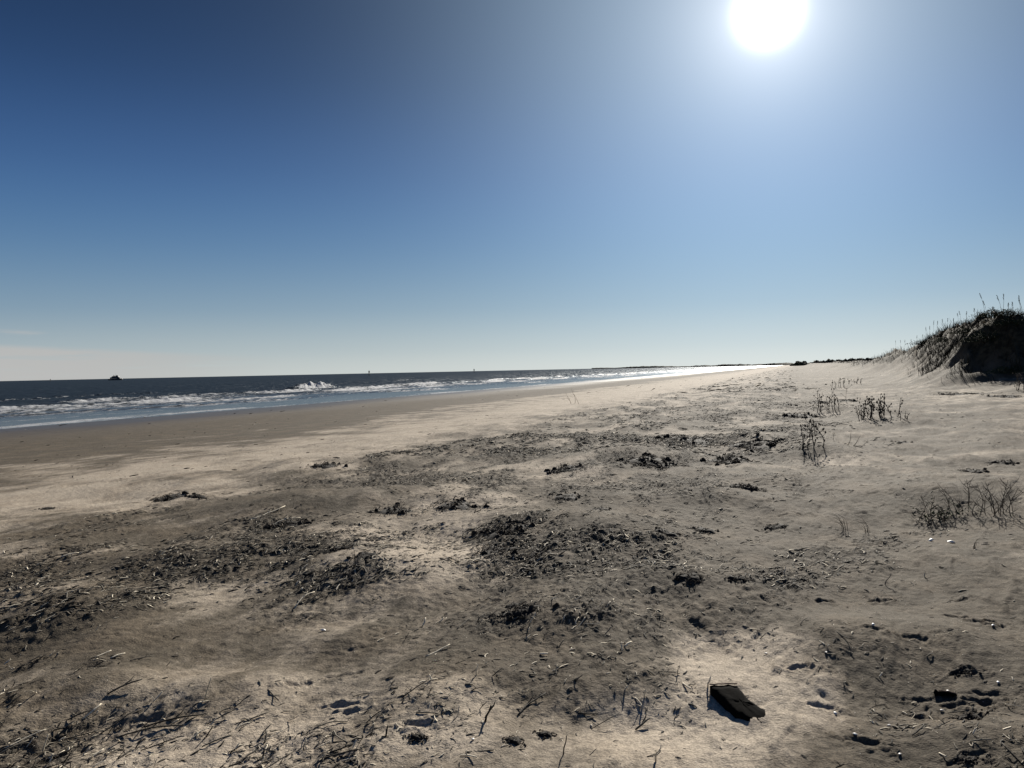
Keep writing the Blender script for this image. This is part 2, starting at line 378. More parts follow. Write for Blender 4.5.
BARK = tone_mat('bark', (.006, .0055, .005), (.26, .19, .15), .98, 45)  # near-black dark end lets the large slab double as shadow
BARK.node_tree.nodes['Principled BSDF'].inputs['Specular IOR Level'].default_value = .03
STEM = tone_mat('dry_stem', (.035, .026, .018), (.20, .155, .095), .7, 60)
LEAF = tone_mat('leaf', (.025, .035, .015), (.07, .085, .03), .95, 50)
GRASS = tone_mat('dune_grass', (.018, .016, .010), (.055, .046, .026), .95, 6)
SHELL = tone_mat('shell', (.55, .50, .44), (.80, .78, .74), .45, 150)
SHIP = tone_mat('ship_paint', (.02, .024, .03), (.25, .26, .27), .6, .5)
FARVEG = tone_mat('far_foliage', (.020, .024, .016), (.045, .05, .03), .9, .2)

# ------------------------------------------------------------------ ground sheet
def fan(a_edges, rads):
    A, Rr = np.meshgrid(a_edges, rads); return Rr*np.sin(A), Rr*np.cos(A)
ang = np.concatenate([np.linspace(R(-180), R(-52), 60, endpoint=False), np.linspace(R(-52), R(-37), 60, endpoint=False), np.linspace(R(-37), R(37), 1100, endpoint=False),
                      np.linspace(R(37), R(52), 60, endpoint=False), np.linspace(R(52), R(180), 61)])
rad = np.concatenate([[.02], np.geomspace(.3, 2.6, 30, endpoint=False), np.geomspace(2.6, 12, 500, endpoint=False), np.geomspace(12, 60, 270, endpoint=False),
                      np.geomspace(60, 300, 120, endpoint=False), np.geomspace(300, 9500, 60)])
X, Y = fan(ang, rad)
Z, dry, wet, veg, lit = H(X.ravel(), Y.ravel(), True)
sh = X.shape
g = grid_mesh('ground', X, Y, Z.reshape(sh), SAND, {'dry': dry, 'wet': wet, 'veg': veg, 'lit': lit})
tag(g, kind='structure')
GZ = Z.reshape(sh).astype(np.float64); GA, GR = ang, rad; IA, IR = np.arange(len(ang)), np.arange(len(rad))
def H(x, y, full=False):
    """height of the finished ground sheet"""
    if full: return terrain(x, y, True)
    x = np.asarray(x, float); y = np.asarray(y, float)
    fa = np.interp(np.arctan2(x, y), GA, IA); fr = np.interp(np.hypot(x, y), GR, IR)
    ia = np.minimum(fa.astype(int), len(GA)-2); ir = np.minimum(fr.astype(int), len(GR)-2); u = fa-ia; v = fr-ir
    return (GZ[ir, ia]*(1-u)+GZ[ir, ia+1]*u)*(1-v)+(GZ[ir+1, ia]*(1-u)+GZ[ir+1, ia+1]*u)*v
del X, Y, Z, dry, wet, veg, lit

# ------------------------------------------------------------------ sea
def sea_fields(x, y):
    s, t = st(x, y); r = np.hypot(x, y)
    tw = t + 2.2*fbm(s*.035, 0*s, 2, 3.0)
    deep = ss(46, 95, t)
    z = np.zeros_like(x)
    n = fbm(s*.05, t*.16, 3, 5.0)
    res = 1-ss(250, 900, r)
    z += res*deep*.22*n + res*ss(50, 80, t)*.07*fbm(s*.35, t*.9, 2, 7.0)
    foam = np.zeros_like(x)
    def breaker(tc, h, wf, wb, s0, s1, fo, spread, ph):
        nonlocal z, foam
        env = ss(s0, s0+min(8, (s1-s0)*.4), s)*(1-ss(s1-min(12, (s1-s0)*.4), s1, s))
        env = env*(.7+.5*fbm(s*.06, 0*s+ph, 2, ph))
        u = tw-tc-1.5*fbm(s*.05, 0*s+ph, 2, ph+3)
        prof = np.where(u > 0, np.exp(-(u/wb)**2), np.exp(-(u/wf)**2))
        z += h*env*prof*res*(1+.45*fbm(s*1.1, t*.7, 3, ph, .65))
        f = np.where(u > 0, np.exp(-(u/.8)**2), np.exp(-(u/spread)**2))
        foam = np.maximum(foam, np.clip(fo*env, 0, 1.0)*f)
    breaker(85, 2.1, .9, 3.0, 115, 134, 1.7, 2.6, 1.0)       # the curling wave
    breaker(78, .40, .7, 2.5, 60, 1200, .78, 3.2, 2.0)
    breaker(68, .35, .6, 2.2, -40, 900, .80, 4.0, 6.0)
    breaker(61, .2, .6, 2.2, -40, 900, .72, 3.0, 7.0)
    breaker(54, .14, .5, 2.0, -60, 1500, .55, 5.0, 9.0)
    breaker(100, .35, .8, 3.5, -20, 110, .42, 2.0, 12.0)
    breaker(118, .30, .8, 3.5, 160, 420, .35, 1.5, 15.0)
    z *= ss(41, 50, t)
    # swash lace at the edge
    sw = ss(46.5, 42.5, tw)*.62 + .35*np.exp(-((tw-48)/1.0)**2)
    foam = np.maximum(foam, sw*(.75+.5*fbm(s*.08, t*.4, 2, 27.0)))
    foam *= 1-.5*ss(500, 1500, r)
    return z, np.clip(foam, 0, 1), deep
ang = np.concatenate([np.linspace(R(-140), R(-50), 60, endpoint=False), np.linspace(R(-50), R(26), 1100), np.linspace(R(26.5), R(80), 40)])
rad = np.concatenate([np.geomspace(30, 260, 620, endpoint=False), np.geomspace(260, 9500, 200)])
X, Y = fan(ang, rad); sh = X.shape
z, foam, deep = sea_fields(X.ravel(), Y.ravel())
s_, t_ = st(X, Y)
Zs = SEA + z.reshape(sh) - .9*ss(36, 28, t_) - 4*ss(30, 10, t_)
o = grid_mesh('sea', X, Y, Zs, WATER, {'foam': foam, 'deep': deep}); tag(o, kind='structure')
del X, Y, z, foam, deep, Zs

# ------------------------------------------------------------------ reeds, twigs and chaff
def piece(mb, x, y, L, a, w, tone, lift, n=5, segs=4, bend=.12):
    dx, dy = math.sin(a), math.cos(a); pts = []; bd = random.uniform(-bend, bend)*L; bv = random.uniform(-.04, .08)*L
    xs = [x+dx*L*(i/segs-.5)+dy*bd*math.sin(math.pi*i/segs)+random.uniform(-.01, .01)*L for i in range(segs+1)]
    ys = [y+dy*L*(i/segs-.5)-dx*bd*math.sin(math.pi*i/segs)+random.uniform(-.01, .01)*L for i in range(segs+1)]
    zs = H(np.array(xs), np.array(ys)); z0, z1 = max(zs[0], zs[:2].mean()), max(zs[-1], zs[-2:].mean())
    for i in range(segs+1):
        k = i/segs; zl = z0*(1-k)+z1*k
        pts.append((xs[i], ys[i], max(zl, zs[i]-w)+w*.6+lift*k+bv*math.sin(math.pi*k)))
    mb.tube(pts, [w*(1-.35*abs(i/segs-.4)) for i in range(segs+1)], n, .7, tone)
    return pts
def zone(px, py):
    v = 'foreground' if py > 660 else 'near ground' if py > 590 else 'middle ground'
    h = 'far left' if px < 170 else 'left' if px < 370 else 'centre' if px < 600 else 'right of centre' if px < 780 else 'right'
    return h, v
def project(x, y, z):
    v = np.array([x, y, z-CAMZ]); f = v@fwd
    return 512+F*(v@right)/f, 384-F*(v@up)/f
def local(mb, o=None):
    b = min(range(len(mb.v)), key=lambda i: mb.v[i].z); c = Vector((sum(v.x for v in mb.v)/len(mb.v), sum(v.y for v in mb.v)/len(mb.v), mb.v[b].z))
    mb.v = [v-c for v in mb.v]; return c
# hand-placed stalks that stand out in the photograph: px, py, length px, angle in the photo (deg, 0 = right, 90 = up), tone, thickness m, lift, label
STALKS = [
 (175, 722, 56, 4, .02, .0055, .01, 'long dark twig lying level in the bottom left litter'),
 (150, 733, 66, 3, .05, .005, .01, 'longest dark twig, stretched level below the other left twigs'),
 (125, 690, 26, 20, .05, .006, .03, 'dark twig pile topmost stick left of the smooth pale sand'),
 (103, 655, 10, 40, .9, .004, .01, 'tiny bright straw on dark sand at the left edge'),
 (118, 656, 9, 35, 1, .005, .01, 'bright straw stub alone on the smooth dark sand at left'),
 (45, 755, 22, 70, .8, .004, .02, 'pale straw leaning steeply at the very bottom left'),
 (26, 742, 26, 35, .75, .004, .02, 'pinkish straw slanting up in the bottom left corner'),
 (92, 714, 12, 40, .95, .005, .02, 'short white straw beside the leftmost footprint'),
 (208, 700, 24, 72, .65, .004, .03, 'pale stem poking up out of the bottom left litter heap'),
 (305, 602, 16, 48, .9, .005, .02, 'bright split stem on the grey mound left of centre'),
 (318, 597, 18, 35, .1, .005, .03, 'dark split stem crossing the bright one left of centre'),
 (438, 652, 24, 25, .85, .0045, .01, 'long pale stem lying right of the two footprints'),
 (361, 696, 17, 0, .05, .003, .0, 'thin dark stem lying level between the footprints'),
 (273, 695, 20, -28, .05, .004, .01, 'dark twig pointing down right beside the pale sand'),
 (488, 722, 18, 68, .03, .007, .06, 'stout dark twig standing up right of the footprints'),
 (477, 676, 12, 80, .95, .005, .02, 'upright pale stub in the litter at centre bottom'),
 (533, 623, 12, 60, .95, .005, .02, 'bright tilted straw beside the dark twin footprints'),
 (565, 755, 20, 78, .03, .004, .06, 'thin dark stick standing at the centre bottom'),
 (656, 762, 12, 88, .95, .006, .03, 'pale upright stub at the bottom edge beside pale sand'),
 (645, 698, 9, 80, .9, .005, .02, 'pale stub standing on the edge of the pale sand'),
 (678, 675, 9, 88, .9, .004, .02, 'left stub of the close pair above the large black slab'),
 (687, 687, 8, -50, .9, .005, .01, 'slanting pale stub between the pair and the large black slab'),
 (709, 688, 12, -75, .92, .006, .02, 'bright stub left of the large black slab'),
 (626, 691, 6, 60, .9, .006, .01, 'tiny bright stub left of centre stub pair'),
 (544, 655, 8, 0, .95, .007, .01, 'short thick pale stub in the dark centre sand'),
 (628, 647, 9, 25, .9, .008, .02, 'pale stub lying alone on dark sand at centre'),
 (643, 726, 18, 20, .06, .006, .02, 'dark twig lying on the pale sand below centre'),
 (532, 706, 34, 30, .04, .005, .02, 'dark curved twig at the left rim of the pale sand'),
 (835, 632, 22, -40, .1, .004, .02, 'dark forked stem on the pale sand rim at right'),
 (353, 505, 1, 0, .0, .001, .0, None),
 (355, 570, 20, 92, .06, .004, .09, 'dark stem standing upright on the left litter ridge'),
 (785, 575, 8, 80, .95, .007, .03, 'bright stub standing in the litter right of centre'),
 (925, 577, 6, 85, .95, .006, .02, 'white stub alone on brown sand below the right shrubs'),
 (888, 585, 14, 60, .15, .004, .04, 'small dark stick standing on the right sand'),
 (268, 513, 22, 30, .8, .008, .03, 'pale stalk sloping up on the far left litter bank'),
 (285, 523, 22, 18, .8, .007, .02, 'pale stalk lying flatter beside the sloping one, far left bank'),
 (70, 556, 10, 20, .9, .008, .02, 'small bright stalk on the far left sand'),
]
ind = 0
for (px, py, Lp, an, tone, w, lift, lab) in STALKS:
    if not lab: continue
    x, y, dd = hit(px, py); mpp = dd/F; L = Lp*mpp; mb = MB()
    ca, sa = math.cos(R(an)), math.sin(R(an))
    if abs(sa) > .85 and lift > 0:        # standing
        hgt = L*abs(sa); z0 = hz(x, y); ln = L*ca
        pts = [(x-ln/2, y, z0-.01), (x-ln/5, y+.006, z0+hgt*.35), (x+ln/4, y-.004, z0+hgt*.7), (x+ln/2, y+.002, z0+hgt)]
        mb.tube(pts, [w, w*.95, w*.8, w*.6], 6, .8, tone)
    else:
        fore = CAMZ/dd                    # how much the ground is foreshortened here
        gx, gy = L*ca, min(L*abs(sa)/fore, L*2.2)*np.sign(sa)
        piece(mb, x, y, math.hypot(gx, gy), math.atan2(gx, gy), w, tone, lift, 6, 6, .1)
    if w > .0045 and Lp > 15:             # a snapped side twig
        a = mb.v[len(mb.v)//2].copy(); mb.tube([a, a+Vector((.02, .03, .012)), a+Vector((.03, .055, .03))], [w*.6, w*.5, w*.25], 5, .8, tone)
    c = local(mb); o = mb.build('reed_stalk', REED); o.location = c; tag(o, lab, 'reed stalk', 'reeds and twigs washed up on the sand'); ind += 1
# the other near pieces, one object each
tones = [('pale', .9), ('dark', .02), ('dark', .06), ('brown', .16), ('brown', .22), ('dark', .03), ('pale', .8), ('pale', .95)]
cnt = 0; tries = 0
lab_w = {'dark': 'blackened', 'brown': 'brown', 'pale': 'bleached pale'}
while cnt < 300-ind and tries < 20000:
    tries += 1
    px = random.uniform(5, 1019); py = 768-random.random()**1.3*150
    x, y, dd = flat_at(px, py); l = float(litter(np.array([x]), np.array([y]))[0])
    if random.random() > l**1.3+.012: continue
    nm, tone = random.choice(tones); L = random.choice([.025, .035, .045, .06, .08, .14])*random.uniform(.8, 1.3)
    if nm == 'pale': L *= .55
    w = random.uniform(.0024, .0048); mb = MB()
    piece(mb, x, y, L, random.gauss(R(45), .6) if random.random() < .7 else random.uniform(0, math.pi), w, tone, random.choice([0, 0, .01, .02, .035]), 5, 5, .12)
    if random.random() < .35:
        a = mb.v[random.randrange(8, 20)].copy(); mb.tube([a, a+Vector((random.uniform(-.03, .03), random.uniform(-.03, .03), .02))], [w*.6, w*.2], 4, .8, tone)
    c = local(mb); o = mb.build('reed_stalk', REED); o.location = c
    h, v = zone(px, py); size = 'short' if L < .04 else 'medium length' if L < .08 else 'long'
    tag(o, f'{size} {lab_w[nm]} reed scrap in the {h} {v} litter', 'reed stalk', 'reeds and twigs washed up on the sand'); cnt += 1
# the rest of the litter: tens of thousands of scraps
def scatter(n, rmin, rmax, lmin, lmax, amp, seed, power=1.2, base=.004, amax=R(40)):
    g = np.random.default_rng(seed)
    a = g.uniform(-amax, amax, n*6); r = np.exp(g.uniform(math.log(rmin), math.log(rmax), n*6))
    x = r*np.sin(a); y = r*np.cos(a); keep = g.random(n*6) < litter(x, y)**power+base
    x, y = x[keep][:n], y[keep][:n]; n = len(x)
    L = g.uniform(lmin, lmax, n)*g.choice([.5, .8, 1, 1.5], n); an = np.where(g.random(n) < .6, g.normal(R(38), .6, n), g.uniform(0, np.pi, n))
    w = L*g.uniform(.045, .12, n)*amp
    tone = g.choice([.0, .03, .06, .12, .2, .35, .75, .95], n, p=[.27, .22, .15, .12, .09, .04, .05, .06])
    V = []; dx, dy = np.sin(an), np.cos(an); bend = g.uniform(-.14, .14, n)*L; lift = np.abs(g.normal(0, .13, n))*L
    xs = [x-dx*L/2, x+dy*bend, x+dx*L/2]; ys = [y-dy*L/2, y-dx*bend, y+dy*L/2]
    zs = [H(xs[0], ys[0]), H(xs[1], ys[1]), H(xs[2], ys[2])]; zm = np.maximum(zs[1], (zs[0]+zs[2])/2)
    zz = [zs[0]+w*.2, zm+w*.5+lift*.45, zs[2]+w*.4+lift*g.uniform(-.1, 1, n)]
    for i in range(3):
        ww = w*(1, 1.15, .7)[i]
        for k in range(3):
            th = 2*math.pi*k/3+.5
            V.append(np.stack([xs[i]+dy*ww*np.cos(th), ys[i]-dx*ww*np.cos(th), zz[i]+ww*.8*np.sin(th)], -1))
    V = np.stack(V, 1).reshape(-1, 3); b = (np.arange(n)*9)[:, None]
    q = []
    for i in range(2):
        for k in range(3): q.append(np.array([i*3+k, i*3+(k+1) % 3, (i+1)*3+(k+1) % 3, (i+1)*3+k])[None]+b)
    return V, np.stack(q, 1).reshape(-1, 4), np.repeat(tone, 9)
sets = [scatter(22000, 2.7, 9, .010, .032, .9, 1, 1.1, .012), scatter(32000, 6, 20, .015, .05, 1.0, 2, 1.3, .006), scatter(32000, 15, 60, .03, .10, 1.1, 3, 1.3, .003), scatter(9000, 50, 260, .10, .4, 1.0, 4, 1.6)]
V = []; Q = []; T = []; off = 0
for v, q, t in sets: V.append(v); Q.append(q+off); T.append(t); off += len(v)
V = np.concatenate(V).astype(np.float32); Q = np.concatenate(Q).astype(np.int32); T = np.concatenate(T).astype(np.float32)
me = bpy.data.meshes.new('wrack_litter'); me.vertices.add(len(V)); me.vertices.foreach_set('co', V.ravel())
me.loops.add(Q.size); me.loops.foreach_set('vertex_index', Q.ravel()); me.polygons.add(len(Q))
me.polygons.foreach_set('loop_start', np.arange(0, Q.size, 4, dtype=np.int32)); me.polygons.foreach_set('loop_total', np.full(len(Q), 4, np.int32))
me.update(calc_edges=True); a = me.attributes.new('tone', 'FLOAT', 'POINT'); a.data.foreach_set('value', T); me.materials.append(REED)
o = bpy.data.objects.new('wrack_litter', me); col.objects.link(o)
tag(o, 'countless dark and straw coloured reed scraps strewn in a band along the beach', 'beach litter', kind='stuff')

# ------------------------------------------------------------------ wrack clumps
CLUMPS = [  # px, py(base), width px, height px, label
 (172, 499, 34, 9, 'black seaweed mound on the bare sand at far left'),
 (198, 497, 22, 3, 'flat black strand trailing right of the far left mound'),
 (325, 466, 30, 5, 'flat dark seaweed heap alone on the pale upper beach'),
 (48, 509, 14, 3, 'small dark scrap of weed near the left edge of the sand'),
 (741, 380, 8, 4, 'tiny black clump far off on the bright sand under the sun'),
 (785, 405, 14, 5, 'round dark clump in front of the far dried stalks'),
 (800, 416, 30, 8, 'wide dark weed heap left of the dried stalk cluster'),
 (818, 402, 22, 7, 'dark weed mat at the foot of the far dried stalks'),
 (845, 401, 20, 6, 'dark weed mat between the two far stalk clusters'),
 (455, 506, 42, 11, 'shaggy dark weed ridge at the middle of the litter band'),
 (505, 532, 52, 14, 'long dark weed ridge just above the central black heap'),
 (500, 552, 46, 15, 'blackest thick weed heap near the picture centre'),
 (365, 556, 26, 16, 'dark weed heap on the left mound crest'),
 (345, 549, 34, 8, 'low dark weed heap beside the left mound crest'),
 (395, 512, 40, 11, 'dark weed heap left of the shaggy middle ridge'),
 (285, 527, 48, 10, 'dark weed bank under the pale far left stalks'),
 (567, 498, 30, 16, 'dark weed heap right of the central pale sand'),
 (600, 510, 20, 8, 'small dark clod of weed right of centre'),
 (565, 470, 36, 7, 'dark streaky weed patch above centre'),
 (690, 440, 56, 9, 'broad weed patch in the upper litter band'),
 (752, 446, 50, 8, 'long weed patch ending left of the tall dried weed'),
 (730, 462, 44, 8, 'grey weed heap below the long upper patch'),
 (650, 462, 54, 9, 'weed patch left of the grey upper heap'),
 (665, 533, 28, 7, 'dark clump on the mound crest right of centre'),
 (705, 531, 22, 6, 'lesser dark clump right of the mound crest one'),
 (775, 528, 26, 6, 'dark clump at the right end of the litter mound'),
 (745, 488, 36, 6, 'thin dark weed patch below the grey heap'),
 (690, 578, 30, 8, 'black weed clump in the lower right litter'),
 (738, 579, 24, 6, 'black weed clump beside the lower right one'),
 (795, 581, 20, 5, 'last black clump at the right end of the lower litter'),
 (512, 606, 16, 11, 'small black clod above the twin footprints'),
 (520, 612, 50, 12, 'tangled straw heap near the lower centre'),
 (418, 738, 18, 9, 'smooth black clod in the bottom centre litter'),
 (515, 742, 18, 12, 'ragged black clod at bottom centre, left one'),
 (545, 735, 16, 10, 'ragged black clod at bottom centre, right one'),
 (975, 472, 26, 5, 'black scrap on sand behind the right shrubs'),
 (1003, 463, 26, 4, 'black strand at the right edge behind the shrubs'),
 (905, 443, 14, 4, 'small dark scrap alone on the sand left of the dune shadow'),
 (962, 395, 34, 7, 'tangle of dark roots on the sand below the dune'),
 (1005, 397, 26, 3, 'thin dark root strand at the right below the dune'),
 (963, 672, 24, 6, 'dark scrap lying above the bark strip at lower right'),
 (968, 716, 28, 9, 'ragged crumpled weed below the bark strip at lower right'),
 (968, 762, 20, 12, 'black ragged weed at the bottom right edge'),
]
for (px, py, wp, hp, lab) in CLUMPS:
    x, y, dd = hit(px, py); mpp = dd/F; W = wp*mpp; dep = min(W*1.4, max(W*.3, hp*mpp*dd/CAMZ*.8)); hh = min(.07, W*.10)
    mb = MB(); n = int(min(120, 34+wp*1.6))
    z0 = hz(x, y)
    for k in range(6+int(wp/4)):                                   # matted heart of the clump
        u, v = random.gauss(0, .27), random.gauss(0, .27)
        zz = hz(x+u*W, y+v*dep); r = random.uniform(.035, .09)
        mb.lump((x+u*W, y+v*dep, zz), (W*r, dep*r, hh*random.uniform(.3, .75)), random.uniform(0, .3), 9, 6, .6)
    for k in range(n):
        u, v = max(-.75, min(.75, random.gauss(0, .3))), max(-.75, min(.75, random.gauss(0, .3)))
        a = random.gauss(R(70), .9); L = min(.35, W*random.uniform(.06, .24)); up_ = hh*max(0, 1-2*abs(u))*random.random()
        cx, cy = x+u*W, y+v*dep; dx, dy = math.sin(a)*L/2, math.cos(a)*L/2
        za, zb = hz(cx-dx, cy-dy), hz(cx+dx, cy+dy)
        rr = min(.009, max(.003, W*.009))*random.uniform(.6, 1.3)
        mb.tube([(cx-dx, cy-dy, za+up_*.5), (cx+random.uniform(-.1, .1)*L, cy+random.uniform(-.1, .1)*L, (za+zb)/2+up_+rr+hh*.3*random.random()), (cx+dx, cy+dy, zb+up_*random.random())], [rr, rr*1.2, rr*.4], 4, .6, random.choice([0, .05, .1, .3, .6, .9]))
    b0 = len(mb.v); nn = 18                                         # thin matted sheet that ties the clump together
    for j in range(4):
        for i in range(nn):
            th = 2*math.pi*i/nn; q = (.12, .45, .75, 1.0)[j]*(1+(.28*math.sin(3*th+wp)+.18*math.sin(7*th+px))*(j/3))
            ax_, ay_ = x+W*.40*q*math.cos(th), y+dep*.40*q*math.sin(th)
            mb.v.append(Vector((ax_, ay_, hz(ax_, ay_)+(.012+hh*.25 if j < 3 else -.004)*random.uniform(.5, 1.2)*(1 if j < 3 else 1)))); mb.a.append(random.choice([0, .04, .1]))
    mb.f.append(tuple(b0+i for i in range(nn)))
    for j in range(3):
        for i in range(nn): mb.f.append((b0+j*nn+i, b0+(j+1)*nn+i, b0+(j+1)*nn+(i+1) % nn, b0+j*nn+(i+1) % nn))
    c = local(mb); o = mb.build('wrack_clump', WRACK); o.location = c; tag(o, lab, 'seaweed clump', 'dark weed clumps on the beach')

# ------------------------------------------------------------------ bark strip, and a black slab with shadow built in
def bark(px, py, w, h, lean, yaw, lab, name='dark_slab', curl=.3, skew=0):
    x, y, dd = hit(px, py); mpp = dd/F; W = w*mpp; Hh = h; z0 = hz(x, y)
    o = empty(name, (x, y, z0), lab, 'bark piece'); o.rotation_euler.z = yaw
    mb = MB(); nu, nv = 14, 9; th = .012
    for sd in (0, 1):
        for j in range(nv):
            for i in range(nu):
                u = i/(nu-1)-.5; v = j/(nv-1)
                top = .92+.09*math.sin(u*6+1)+.035*math.sin(u*25)
                wx = W*u*(1-.15*v+.22*math.sin(v*9+(2 if u > 0 else 0))*abs(u)*.3+.03*math.sin(v*21+u*4))-skew*v; zz = -.03+(Hh*top+.03)*v+.004*math.sin(u*9+v*7); yy = lean*v*Hh + curl*W*(u*u)*1.6 + .006*math.sin(u*30+v*9)+.05*math.sin(u*5+1)*(1-v) + sd*th*(1-.3*v)
                mb.v.append(Vector((wx, yy, zz))); mb.a.append(0.0 if sd == 0 else .03)
    def q(sd, i, j): return sd*nu*nv+j*nu+i
    for j in range(nv-1):
        for i in range(nu-1):
            mb.f.append((q(0, i, j), q(0, i+1, j), q(0, i+1, j+1), q(0, i, j+1))); mb.f.append((q(1, i+1, j), q(1, i, j), q(1, i, j+1), q(1, i+1, j+1)))
    for i in range(nu-1): mb.f.append((q(0, i, nv-1), q(0, i+1, nv-1), q(1, i+1, nv-1), q(1, i, nv-1)))
    for j in range(nv-1):
        mb.f.append((q(1, 0, j), q(0, 0, j), q(0, 0, j+1), q(1, 0, j+1))); mb.f.append((q(0, nu-1, j), q(1, nu-1, j), q(1, nu-1, j+1), q(0, nu-1, j+1)))
    mb.build('slab', BARK, o)
    e = MB()
    pts = []
    for i in range(2, nu-2):
        u = i/(nu-1)-.5; top = .92+.09*math.sin(u*6+1)+.035*math.sin(u*25)
        pts.append((W*u*.85-skew, lean*Hh+curl*W*u*u*1.6+th*.4, Hh*top+.001))
    e.tube(pts, .004, 6, .8, .6); e.build('pale_edge', BARK, o)
    return o
def clod(px, py, outline, top, lab):  # lump and its shadow modelled together as one near-black slab
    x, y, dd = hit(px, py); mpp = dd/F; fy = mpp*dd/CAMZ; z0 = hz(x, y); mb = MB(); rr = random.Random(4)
    o = empty('dark_slab', (x, y, z0), lab, 'bark piece'); P = []
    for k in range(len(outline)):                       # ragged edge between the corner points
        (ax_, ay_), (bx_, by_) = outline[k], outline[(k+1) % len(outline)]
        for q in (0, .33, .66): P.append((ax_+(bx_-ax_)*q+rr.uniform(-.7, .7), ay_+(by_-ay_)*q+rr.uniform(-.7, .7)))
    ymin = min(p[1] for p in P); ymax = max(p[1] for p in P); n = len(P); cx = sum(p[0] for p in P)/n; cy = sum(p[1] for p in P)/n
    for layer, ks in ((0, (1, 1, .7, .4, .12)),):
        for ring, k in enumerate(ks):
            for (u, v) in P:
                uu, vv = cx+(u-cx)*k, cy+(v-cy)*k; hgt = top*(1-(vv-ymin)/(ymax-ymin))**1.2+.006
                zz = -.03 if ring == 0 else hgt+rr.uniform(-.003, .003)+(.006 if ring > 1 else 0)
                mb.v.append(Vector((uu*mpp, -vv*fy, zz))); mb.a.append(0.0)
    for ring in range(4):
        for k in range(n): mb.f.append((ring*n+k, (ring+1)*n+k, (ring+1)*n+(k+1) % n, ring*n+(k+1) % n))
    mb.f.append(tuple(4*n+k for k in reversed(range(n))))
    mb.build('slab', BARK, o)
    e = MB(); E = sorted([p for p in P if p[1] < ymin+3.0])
    e.tube([(u*mpp, -v*fy+.004, top+.010+rr.uniform(-.002, .002)) for u, v in E], .004, 6, .8, .8); e.build('pale_edge', BARK, o)  # pale tone paints the lit top rim
clod(738, 709, [(-20, -13), (-6, -14), (9, -13), (10, -6), (16, 1), (23, 6), (15, 14), (6, 16), (-7, 8), (-15, -3)], .05, 'large black ragged bark slab with its shadow built in, lying tilted on the pale sand')
bark(948, 696, 26, .030, -.9, R(-38), 'low dark bark strip with bright tip at lower right', curl=.1)

# ------------------------------------------------------------------ shells
SHELLS = [(323, 631, 7, 'white shell on the smooth sand left of centre'), (583, 725, 3, None), (473, 740, 5, 'white shell between the clod and the standing twig'), (835, 714, 6, 'white shell on the brown sand right of the large black slab'),
          (855, 735, 5, 'white shell chip near the bottom right'), (900, 755, 5, 'white shell at the bottom right edge'), (948, 692, 5, 'white shell at the tip of the dark bark strip'), (998, 683, 5, 'white shell at the right edge above the bark strip'),
          (942, 711, 4, 'white shell chip left of the crumpled weed'), (993, 626, 5, 'white shell on the right sand beside a pale streak'), (889, 726, 4, 'small shell chip in the middle of the lower right sand'),
          (826, 653, 4, 'white shell chip beside the dark forked stem'), (931, 541, 9, 'flat pinkish shell below the right shrub'), (951, 543, 10, 'curled white shell below the right shrub'), (873, 625, 5, 'shell chip on the brown sand at right'), (766, 654, 4, 'shell chip on the pale sand at right of centre')]
for (px, py, wp, lab) in SHELLS:
    if not lab: continue
    x, y, dd = hit(px, py); r = wp*dd/F*.5*.7; mb = MB(); z0 = hz(x, y); b = 0; nn = 14
    o_rot = random.random()*6
    mb.v.append(Vector((0, -r*.7, .002))); mb.a.append(.3)
    for j in range(1, 6):
        k = j/5
        for i in range(nn):
            th = -1.25+2.5*i/(nn-1); rr = 1.55*r*k*(1-.08*abs(th))
            mb.v.append(Vector((rr*math.sin(th), -r*.7+rr*math.cos(th), r*(.75*math.sin(math.pi*min(1, k*.75+.1)))*math.cos(th*.9)*.9+(.05*r if i % 2 else 0)*k))); mb.a.append(.9 if j % 2 else .5)
    for i in range(nn-1): mb.f.append((0, 1+i, 2+i))
    for j in range(4):
        for i in range(nn-1): a = 1+j*nn+i; mb.f.append((a, a+nn, a+nn+1, a+1))
    o = mb.build('shell', SHELL); o.location = (x, y, z0+.001); o.rotation_euler = (random.uniform(-.2, .2), random.uniform(-.2, .2), o_rot); tag(o, lab, 'shell', 'shells on the sand')
    sd = o.modifiers.new('thick', 'SOLIDIFY'); sd.thickness = .0025

